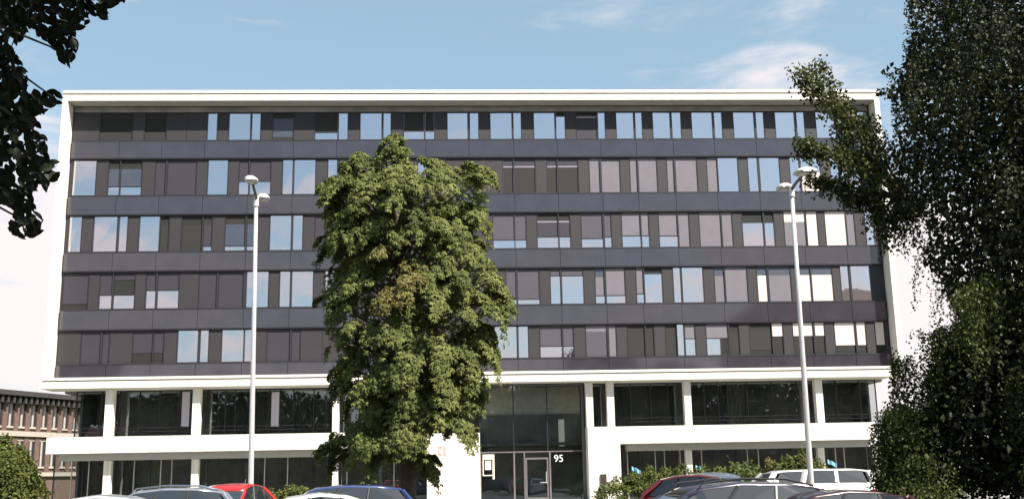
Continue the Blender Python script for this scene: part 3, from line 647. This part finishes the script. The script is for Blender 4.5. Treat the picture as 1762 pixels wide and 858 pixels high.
# ---- near tree at the left, hanging into the picture
def left_tree():
    base = Vector((-7.2, -58.5, 0))
    t = thing('lime_tree', 'dark overhanging tree with large leaves in silhouette at the left edge close to the viewer', 'tree', base)
    poly = [(-40, -60), (228, -60), (226, 8), (188, 14), (190, 36), (162, 30), (150, 52), (128, 44), (136, 84), (118, 118), (92, 92), (62, 62), (44, 66), (28, 86), (46, 112), (44, 122), (58, 150), (102, 152), (112, 178), (78, 190), (64, 215), (102, 238), (76, 246), (84, 262), (112, 268), (90, 285), (124, 306), (100, 312), (84, 330), (66, 330), (54, 345), (76, 372), (78, 398), (62, 412), (34, 414), (6, 398), (4, 382), (30, 366), (10, 352), (-40, 350)]
    Y0 = CAM.y+8.6; mb = MB()
    limb(mb, base, base+Vector((.1, 0, 6.5)), .3, .24, wob=.03)
    tips = [(60, 20), (170, 15), (95, 170), (100, 300), (60, 390), (20, 300), (110, 90), (80, 240)]
    for x, y in tips:
        limb(mb, base+Vector((.1, 0, random.uniform(4, 6.4))), P(x, y, Y0+random.uniform(-.5, .5)), .05, .007, sag=.25, n=8, wob=.2)
    prof = [(0, 0), (.16, .3), (.30, .46), (.5, .52), (.72, .40), (.9, .16), (1, 0)]
    vs = []; fs = []
    for a, b in prof: vs += [(a, b*.5, abs(b)*.12-.12*a*a), (a, 0, -.12*a*a), (a, -b*.5, abs(b)*.12-.12*a*a)]
    for k in range(len(prof)-1): i = 3*k; fs += [(i, i+1, i+4, i+3), (i+1, i+2, i+5, i+4)]
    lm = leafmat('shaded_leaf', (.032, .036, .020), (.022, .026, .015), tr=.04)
    me = bpy.data.meshes.new('leaf'); me.from_pydata(vs, [], fs); me.materials.append(lm)
    cnt = 0; rest = []; allp = []
    while len(allp) < 1350:
        x, y = random.uniform(-40, 230), random.uniform(-50, 416)
        dY = random.uniform(-.9, .9)
        L_ = random.uniform(.075, .13); ang = random.gauss(-1.1, .75)
        tx, ty = x+math.cos(ang)*L_*CF/8.6*.9, y-math.sin(ang)*L_*CF/8.6*.9
        if not inpoly(np.array([x, tx]), np.array([y, ty]), poly).all(): continue
        p = P(x, y, Y0+dY); q_ = P(tx, ty, Y0+dY+random.uniform(-.05, .05)); allp.append((p, q_, L_))
    allp.sort(key=lambda a: abs(px(a[0])[0]-90)*.0+(a[0].y))
    CC = []; DD = []; NN = []; LL = []
    for i, (p, q_, L_) in enumerate(allp):
        d = (q_-p).normalized(); nrm = Vector((random.gauss(0, .5), -1+random.gauss(0, .4), random.gauss(.2, .5)))
        vis = px(p)
        if cnt < 300 and vis[0] > -5 and vis[1] > -5:
            s = d.cross(nrm).normalized(); n2 = s.cross(d).normalized()
            o = bpy.data.objects.new('leaf', me); col.objects.link(o); o.parent = t
            m_ = Matrix((d, s, n2)).transposed().to_4x4(); m_ = Matrix.Translation(p-base) @ m_ @ Matrix.Scale(L_, 4); o.matrix_local = m_; cnt += 1
        else: CC.append(tuple(p)); DD.append(tuple(d)); NN.append(tuple(nrm)); LL.append(L_)
    C = np.array(CC); V = []; DDn = norm(np.array(DD)); NNn = np.array(NN); Sx = norm(np.cross(DDn, NNn)); N2 = np.cross(Sx, DDn); Lx = np.array(LL)[:, None]
    pv = np.array(vs)
    V = (C[:, None, :]+(DDn[:, None, :]*pv[None, :, 0:1]+Sx[:, None, :]*pv[None, :, 1:2]+N2[:, None, :]*pv[None, :, 2:3])*Lx[:, None, :]).reshape(-1, 3)
    F = (np.array(fs)[None]+(np.arange(len(C))*len(vs))[:, None, None]).reshape(-1, 4)
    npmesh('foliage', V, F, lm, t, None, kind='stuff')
    # upper crown above and behind the picture: it shades the hanging leaves
    n = 26000; d = norm(rng.normal(size=(n, 3))); S = np.array([-5.6, -58.8, 9.8])+d*np.array([6.2, 5.6, 3.6])*rng.uniform(.2, 1, (n, 1))**.5
    x, y, w = pxn(S); keep = ~((w > .3) & (x > -150) & (x < 1900) & (y > -120) & (y < 1000)) & (S[:, 2] > 5.0); S = S[keep]; n = len(S)
    V, F = leaves(S, rng.normal(size=(n, 3)), rng.normal(size=(n, 3))*.5+[0, 0, 1], .24, .17)
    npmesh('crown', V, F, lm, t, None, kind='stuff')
    mb.build('trunk', bark, t, smooth=True)
left_tree()
# ---- trees and houses behind the viewer, mirrored in the glass
farl = leafmat('far_leaf', (.06, .075, .028), (.035, .048, .02), tr=.1)
def blob_tree(name, label, x, y, h, r, m=farl, n=2600, ls=.5, group=None, kind='tree'):
    t = thing(name, label, kind, (x, y, 0), 0, group)
    mb = MB(); limb(mb, (x, y, 0), (x, y, h*.6), .03*h, .015*h, wob=.04)
    cs = []
    for k in range(9):
        a = k*2.4; rr = r*random.uniform(.25, .6); c = np.array([x+math.cos(a)*rr, y+math.sin(a)*rr, h*random.uniform(.45, .82)]); cs.append((c, r*random.uniform(.45, .65)))
        limb(mb, (x, y, h*.35), tuple(c), .012*h, .004*h)
    C = []
    for c, q_ in cs:
        d = norm(rng.normal(size=(n//9, 3))); C.append(c+d*q_*np.array([1, 1, .9])*rng.uniform(.5, 1, (n//9, 1))**.4)
    C = np.concatenate(C); C = C[C[:, 2] < h]; k = len(C)
    V, F = leaves(C, rng.normal(size=(k, 3)), rng.normal(size=(k, 3))+[0, 0, .6], ls*rng.uniform(.6, 1.2, k), ls*.7)
    npmesh('foliage', V, F, m, t, np.repeat(rng.uniform(0, 1, k), 4), kind='stuff'); mb.build('trunk', bark, t, smooth=True)
for i, (x, h, r) in enumerate([(-62, 15, 6), (-51, 23, 5.5), (-41, 15.5, 6), (-30, 16, 6), (-20, 15.5, 5.5), (-9, 15, 6), (2, 16, 6), (12, 15.5, 5.5), (21, 19, 5), (31, 16.5, 5.5), (42, 17.5, 6), (53, 18, 5), (64, 20, 6)]):
    blob_tree('street_tree', 'broad green tree in the row behind the viewer, mirrored in the lower glass', x, -84+random.uniform(-3, 3), h, r, group='row of trees behind the viewer', ls=.8, n=4500)
def far_house(x0, x1, y0, y1, ez, rz, label):
    t = thing('apartment_house', label, 'house', ((x0+x1)/2, y1, 0)); MB().box(x0, x1, y0, y1, 0, ez).build('wall', mat('ochre_render', (.30, .24, .18), .8, var=.1), t)
    n = int((x1-x0)/3)
    for k in range(n):
        for s in range(int(ez/3.3)):
            c = x0+(k+.5)*(x1-x0)/n; MB().box(c-.5, c+.5, y1+.003, y1+.06, 1.2+s*3.3, 2.8+s*3.3).build('window', dglass, t)
    h_ = min(7, (x1-x0)*.3); yr = (y0+y1)/2; rf = MB(); rf.v = [(x0-.6, y0-.6, ez), (x1+.6, y0-.6, ez), (x1+.6, y1+.6, ez), (x0-.6, y1+.6, ez), (x0+h_, yr, rz), (x1-h_, yr, rz)]; rf.f = [(3, 2, 1, 0), (0, 1, 5, 4), (1, 2, 5), (2, 3, 4, 5), (3, 0, 4)]
    rf.build('roof', mat('roof_tile', (.10, .055, .045), .8, var=.15), t)
far_house(42, 72, -106, -94, 23.5, 30, 'tall ochre apartment house with tiled roof behind the viewer on the right')
far_house(6, 30, -108, -96, 12, 17, 'lower ochre apartment house with tiled roof behind the viewer')
far_house(-85, 95, -104, -98.5, 8, 10, 'unseen long low terrace added behind the trees to darken the lower reflections')  # added to keep the low sky out of the mirrored view
# unseen tree added right of the viewer to shade the right-hand trees
blob_tree('added_shade_tree', 'unseen leafy tree added right of the viewer to shade the right-hand trees', 20, -51.5, 13.5, 5.2, n=9000, ls=.5)
# ---- hedges and bushes
def hedge(name, label, pts, Y, dep, m, n, ls, kind='hedge', zlow=.0):
    """pts: top outline in survey pixels; foliage fills from the ground up to it"""
    xs = [p[0] for p in pts]; ys = [p[1] for p in pts]
    a = P(xs[0], ys[0], Y); b = P(xs[-1], ys[-1], Y); t = thing(name, label, kind, ((a.x+b.x)/2, Y, 0))
    X0, X1 = a.x, b.x; wx = [P(p[0], p[1], Y).x for p in pts]; wz = [P(p[0], p[1], Y).z for p in pts]
    K = max(30, n//45); ki = rng.integers(0, K, n); kx = rng.uniform(X0, X1, K); x = kx[ki]+rng.normal(0, ls*.9, n); zt = np.interp(x, wx, wz)*(1+.06*np.sin(x*7)+.04*np.sin(x*17+1)); kf = rng.uniform(0, 1, K)**.55; fr = np.clip(kf[ki]+rng.normal(0, .06, n), .02, 1.06); z = fr*zt
    prof = dep/2*np.sqrt(np.clip(1-np.clip(fr, 0, 1)**3, .02, 1)); s = rng.choice([-1, -1, -1, 1, .0, .5], K)[ki]; y = Y+prof*s*rng.uniform(.9, 1.05, K)[ki]+rng.normal(0, ls*.7, n)
    C = np.stack([x, y, z], 1); Nn = np.stack([rng.normal(0, .5, n), s*.8+rng.normal(0, .4, n), .5+fr+rng.normal(0, .3, n)], 1)
    V, F = leaves(C, rng.normal(size=(n, 3))+[0, 0, .4], Nn, ls*rng.uniform(.6, 1.3, n), ls*.6)
    npmesh('foliage', V, F, m, t, np.repeat(rng.uniform(0, 1, n), 4), kind='stuff')
    mb = MB()
    for k in range(max(3, int((X1-X0)/.5))):
        xx = X0+.2+(X1-X0-.4)*random.random(); limb(mb, (xx, Y, 0), (xx+random.uniform(-.2, .2), Y, float(np.interp(xx, wx, wz))*.8), .03, .008, n=4)
    mb.build('stem', bark, t); return t
hedge('bush', 'large rounded green bush at the lower left below the old brick building', [(-60, 775), (-20, 762), (14, 768), (30, 776), (48, 790), (58, 812), (60, 840)], -10, 3.4, hedgem, 15000, .2, 'bush')
hedge('bush', 'low green bush against the white wall right of the entrance', [(1028, 845), (1045, 828), (1070, 822), (1100, 816), (1120, 808), (1150, 812), (1170, 806), (1200, 808), (1225, 812), (1250, 806), (1262, 800), (1285, 796), (1300, 800), (1312, 815)], -6.0, 1.8, hedgem, 9000, .17, 'bush')
hedge('bush', 'leafy bush rising behind the white car near the right lamp post', [(1322, 830), (1335, 800), (1350, 788), (1362, 792), (1378, 784), (1398, 792), (1415, 800), (1428, 830)], -7, 1.6, hedgem, 4200, .19, 'bush')
hedge('bush', 'small bush with fading pale blooms between the white car roof and the ground-floor windows', [(1312, 815), (1318, 797), (1328, 792), (1338, 800), (1342, 815)], -6.6, .9, brown, 800, .15, 'bush')
hedge('bush', 'low strip of green plants between the red car and the white-roofed car on the left', [(452, 850), (470, 838), (490, 842), (510, 836), (530, 846)], -8, 1.0, hedgem, 2500, .15, 'bush')
# blue hydrangea-like flowers / signs among the bushes
for (x, y, lb_) in ((1095, 805, 'small light blue cloth hanging among the bushes beside the letter box wall'), (1278, 800, 'small light blue cloth hanging above the bush left of the white car'), (1205, 803, 'small light blue cloth hanging by the pale glass bay'), (1432, 793, 'small light blue cloth hanging right of the right lamp post')):
    c = P(x, y, -4); mb = MB(); s = .22; n = 5
    for k in range(n+1):
        for j in (0, 1): mb.v.append((c.x-.25+.5*k/n, c.y+.05*math.sin(k*1.9), c.z+.12-.30*k/n*.8-j*s-.02*math.sin(k*2)))
    for k in range(n): mb.f.append((2*k, 2*k+1, 2*k+3, 2*k+2))
    base = [tuple(v) for v in mb.v]; m0 = len(base); mb.v += [(a, b+.02, c_) for a, b, c_ in base]; mb.f += [tuple(m0+i for i in f)[::-1] for f in mb.f[:n]]
    o = mb.build('blue_cloth', mat('sky_blue_cloth', (.18, .42, .62), .7, var=.1)); o['label'] = lb_; o['category'] = 'cloth'; o['group'] = 'blue cloths among the bushes'
# ------------------------------------------------------------------ cars
rubber = mat('rubber', (.02, .02, .02), .8, var=.1); carglass = mat('car_glass', (.018, .022, .026), .03, ior=1.75, var=.05); chrome = mat('chrome', (.7, .7, .7), .15, metal=1); blackp = mat('black_trim', (.02, .02, .022), .4, var=.05)
redl = mat('tail_lamp', (.35, .02, .02), .15, coat=1); whl = mat('head_lamp', (.6, .6, .62), .08, coat=1); skin_int = mat('car_seat', (.05, .05, .05), .9, var=.1)
def paint(n, c): return mat(n, c, .28, metal=.25, var=.03, coat=1)
PROF = { # x from front(-) to rear(+): belt line and greenhouse stations (x, z, halfwidth)
 'hatch': dict(L=4.1, W=1.72, belt=[(-2.05, .62), (-1.9, .74), (-1.2, .90), (-.95, .95), (0, .97), (1.2, 1.0), (1.85, 1.02), (2.0, .9)], roof=[(-.22, 1.30), (.0, 1.40), (.5, 1.46), (1.0, 1.44), (1.42, 1.36)], a=(-1.05, 0), r=(1.85, 0)),
 'sedan': dict(L=4.5, W=1.76, belt=[(-2.25, .60), (-2.1, .72), (-1.2, .88), (-.9, .93), (0, .95), (1.2, .98), (1.6, 1.0), (2.2, .96)], roof=[(-.12, 1.26), (.1, 1.36), (.55, 1.42), (.95, 1.38), (1.15, 1.32)], a=(-1.0, 0), r=(1.75, 0)),
 'wagon': dict(L=4.6, W=1.76, belt=[(-2.3, .62), (-2.15, .74), (-1.25, .90), (-1.0, .95), (0, .97), (1.2, 1.0), (2.1, 1.03), (2.25, .9)], roof=[(-.25, 1.30), (0, 1.41), (.6, 1.47), (1.3, 1.45), (1.85, 1.38)], a=(-1.1, 0), r=(2.15, 0)),
 'van': dict(L=4.7, W=1.8, belt=[(-2.35, .80), (-2.25, 1.0), (-1.95, 1.2), (-1.8, 1.23), (0, 1.23), (1.2, 1.23), (2.2, 1.23), (2.33, 1.1)], roof=[(-1.5, 1.62), (-1.2, 1.70), (.3, 1.74), (1.6, 1.73), (2.15, 1.68)], a=(-1.85, 0), r=(2.27, 0))}
def car(kind, label, x, y, dist, yaw, pm, rails=False, group=None, ant=False, ref=.3, pill=None):
    """x, y: survey pixel of the highest point of the roof; dist: metres from the viewer"""
    pr = PROF[kind]; top = P(x, y, CAM.y+dist); zt = max(z for _, z in pr['roof'])+.03; sz = top.z/zt
    c = top.copy(); rx = [a for a, z in pr['roof'] if z == max(z for _, z in pr['roof'])][0]
    c.x -= math.cos(yaw)*rx; c.y -= math.sin(yaw)*rx; c.z = 0
    t = thing('parked_car', label, 'car', c, yaw, group); OFF[t.name] = Vector((0, 0, 0))
    hw = pr['W']/2; belt = [(a, z*sz) for a, z in pr['belt']]; roof = [(a, z*sz) for a, z in pr['roof']]
    # lower body: loft
    mb = MB(); st = []
    xs = sorted(set([b[0] for b in belt]+[-1.6, -.5, .6, 1.6]));
    for s in xs:
        z = float(np.interp(s, [b[0] for b in belt], [b[1] for b in belt])); e = abs(s)/(pr['L']/2); w = hw*(1-.16*e**5)
        st.append([(s, -w*.94, .22), (s, -w, .42), (s, -w*1.0, z*.72), (s, -w*.955, z-.03), (s, -w*.88, z), (s, 0, z+.025), (s, w*.88, z), (s, w*.955, z-.03), (s, w, z*.72), (s, w, .42), (s, w*.94, .22)])
    n = 11
    for r in st: mb.v += r
    for i in range(len(st)-1):
        for j in range(n): mb.f.append((i*n+j, i*n+(j+1) % n, (i+1)*n+(j+1) % n, (i+1)*n+j))
    mb.f.append(tuple(range(n))); mb.f.append(tuple(range((len(st)-1)*n, len(st)*n)))
    body = mb.build('body', pm, t, smooth=False)
    for p_ in body.data.polygons: p_.use_smooth = len(p_.vertices) == 4
    # roof skin: crowned panel with thickness
    gw = hw*.70; mb = MB(); m = 7
    for (s, z) in roof:
        e = 0
        for j in range(m):
            v = -1+2*j/(m-1); mb.v.append((s, v*gw*(1-.03*abs(s)), z+.035*(1-v*v)*sz))
    k0 = len(mb.v)
    for (s, z) in roof:
        for j in range(m):
            v = -1+2*j/(m-1); mb.v.append((s, v*gw*.98*(1-.03*abs(s)), z-.06+.03*(1-v*v)))
    for i in range(len(roof)-1):
        for j in range(m-1):
            a = i*m+j; mb.f.append((a, a+1, a+m+1, a+m)); mb.f.append((k0+a, k0+a+m, k0+a+m+1, k0+a+1))
    for i in range(len(roof)-1):
        for j in (0, m-1): a = i*m+j; mb.f.append((a, a+m, k0+a+m, k0+a))
    for i in (0, len(roof)-1):
        for j in range(m-1): a = i*m+j; mb.f.append((a, a+1, k0+a+1, k0+a))
    mb.build('roof', pm, t, smooth=True)
    # glass ring: windscreen, side windows, rear window
    zb = lambda s: float(np.interp(s, [b[0] for b in belt], [b[1] for b in belt]))
    xa, xr = pr['a'][0], pr['r'][0]; bw = hw*.88
    r0, r1 = roof[0], roof[-1]; g = .012
    def quad(name, pts, mt):
        nrm = (Vector(pts[1])-Vector(pts[0])).cross(Vector(pts[2])-Vector(pts[0])).normalized()*.012; q = MB(); q.v = [tuple(Vector(p)+nrm) for p in pts]+[tuple(Vector(p)-nrm) for p in pts]
        k = len(pts); q.f = [tuple(range(k)), tuple(range(2*k-1, k-1, -1))]+[(i, (i+1) % k, k+(i+1) % k, k+i) for i in range(k)]; return q.build(name, mt, t)
    quad('windscreen', [(xa, -bw*.93, zb(xa)), (xa, bw*.93, zb(xa)), (r0[0], gw*.93, r0[1]-.01), (r0[0], -gw*.93, r0[1]-.01)], carglass)
    quad('rear_window', [(xr, -bw*.9, zb(xr)), (xr, bw*.9, zb(xr)), (r1[0], gw*.9, r1[1]-.01), (r1[0], -gw*.9, r1[1]-.01)], carglass)
    pil = pill or pm
    for sd_ in (-1, 1):
        splits = [xa+.12, .12, 1.05, xr-.1] if kind != 'van' else [xa+.15, -.5, .8, xr-.15]
        def top_at(s):
            ss = min(max(s, r0[0]), r1[0]); return (ss, sd_*gw*(1-.03*abs(ss)), float(np.interp(ss, [b[0] for b in roof], [b[1] for b in roof]))-.03)
        def bot_at(s): return (s, sd_*bw, zb(s)-.005)
        fr_b = np.array(splits)
        for i in range(3):
            pg = .12 if kind == 'van' else .04; a, b = splits[i]+pg, splits[i+1]-pg
            f = lambda s: r0[0]+(s-xa)/(xr-xa)*(r1[0]-r0[0])
            ta, tb = f(a), f(b)
            pts = [bot_at(a), bot_at(b), top_at(tb)]
            mid = [r for r in roof if ta+.05 < r[0] < tb-.05][::-1]
            for r in mid: pts.append(top_at(r[0]))
            pts.append(top_at(ta)); quad('side_window', pts, carglass)
        for i, s in enumerate(splits):
            f = r0[0]+(s-xa)/(xr-xa)*(r1[0]-r0[0]); s0 = [xa, s, s, xr][i]; f0 = [r0[0], f, f, r1[0]][i]
            MB().tube([bot_at(s0), top_at(f0)], (.11 if kind == 'van' else .075 if kind == 'hatch' and i == 3 else .05) if i in (0, 3) or kind == 'van' else .032, 6).build('pillar', pil if i in (0, 3) or kind == 'van' else blackp, t)
        if rails:
            MB().tube([(roof[0][0]+.15, sd_*gw*.92, roof[0][1]+.06)]+[(s, sd_*gw*.92, z+.075) for s, z in roof[1:-1]]+[(r1[0]-.1, sd_*gw*.92, r1[1]+.04)], .016, 6).build('roof_rail', chrome if rails == 1 else blackp, t)
        mr = MB(); mx = xa+.28; mr.box(mx-.07, mx+.07, sd_*(bw+.05), sd_*(bw+.24), zb(mx)+.0, zb(mx)+.15) if sd_ > 0 else mr.box(mx-.07, mx+.07, -(bw+.24), -(bw+.05), zb(mx)+.0, zb(mx)+.15); mr.build('wing_mirror', pm, t, bevel=.03)
        for wx in (-pr['L']*.31, pr['L']*.30):
            w = MB().tube([(wx, sd_*(hw-.2), .31), (wx, sd_*(hw+.01), .31)], .31, 20).build('wheel', rubber, t, smooth=False)
            MB().tube([(wx, sd_*(hw+.012), .31), (wx, sd_*(hw+.025), .31)], .2, 12).build('rim', chrome, w)
        e = pr['L']/2
        MB().box(-e-.005, -e+.12, sd_*hw*.5 if sd_ > 0 else -hw*.85, sd_*hw*.85 if sd_ > 0 else -hw*.5, .55, .68).build('headlight', whl, t, bevel=.02)
        MB().box(e-.22, e-.04, sd_*hw*.66 if sd_ > 0 else -hw*.92, sd_*hw*.92 if sd_ > 0 else -hw*.66, .68, .92).build('tail_light', redl, t, bevel=.02)
    if ant: MB().tube([(r1[0]-.1, 0, r1[1]+.02), (r1[0]+.05, 0, r1[1]+.25)], .006, 5).build('antenna', blackp, t)
    # cabin seats
    s = MB()
    for sx in (.1, 1.0):
        for sy in (-.36, .36): s.box(sx, sx+.12, sy-.22, sy+.22, .5, 1.02*sz).box(sx+.02, sx+.09, sy-.12, sy+.12, 1.03*sz, 1.17*sz)
    s.build('seat', skin_int, t)
    return t
PI = math.pi
silver = paint('silver_paint', (.42, .43, .46)); whitep = paint('white_paint', (.72, .70, .67)); redp = paint('red_paint', (.52, .022, .022)); bluep = paint('blue_paint', (.03, .045, .15)); purple = paint('dark_purple_paint', (.035, .028, .045)); maroon = paint('maroon_paint', (.035, .014, .018)); greyp = paint('steel_grey_paint', (.20, .21, .25))
g = 'cars parked in front of the office block'
car('sedan', 'pale silver car roof at the bottom edge, leftmost of the parked cars', 180, 849, 16, PI*.03, silver, group=g)
car('wagon', 'silver grey estate car with roof rails, between the pale silver car and the red car', 288, 838, 25, PI*.05, greyp, rails=1, group=g)
car('hatch', 'red hatchback partly behind the left lamp post', 402, 831, 31, PI*.45, redp, group=g, ant=True)
car('sedan', 'white-roofed car at the bottom edge in front of the blue car', 548, 846, 16.5, PI*.06, whitep, group=g)
car('wagon', 'blue estate car below the big green tree', 590, 833, 24, PI*.05, bluep, group=g)
car('hatch', 'bright red hatchback behind the dark car, right of the entrance', 1200, 815, 27, PI*.93, redp, group=g)
car('hatch', 'white car whose roof shows just behind the dark purple car', 1226, 812, 29, PI*.5, whitep, group=g)
car('wagon', 'dark purple estate car closest to the viewer right of the entrance', 1250, 828, 16.5, PI*.04, purple, rails=2, group=g)
car('hatch', 'dark maroon car low at the bottom edge beside the weeping shrub', 1425, 841, 16, PI*.05, maroon, group=g)
car('van', 'boxy white van with square side windows behind the right lamp post', 1400, 806, 40, PI*.03, whitep, group=g, pill=whitep)
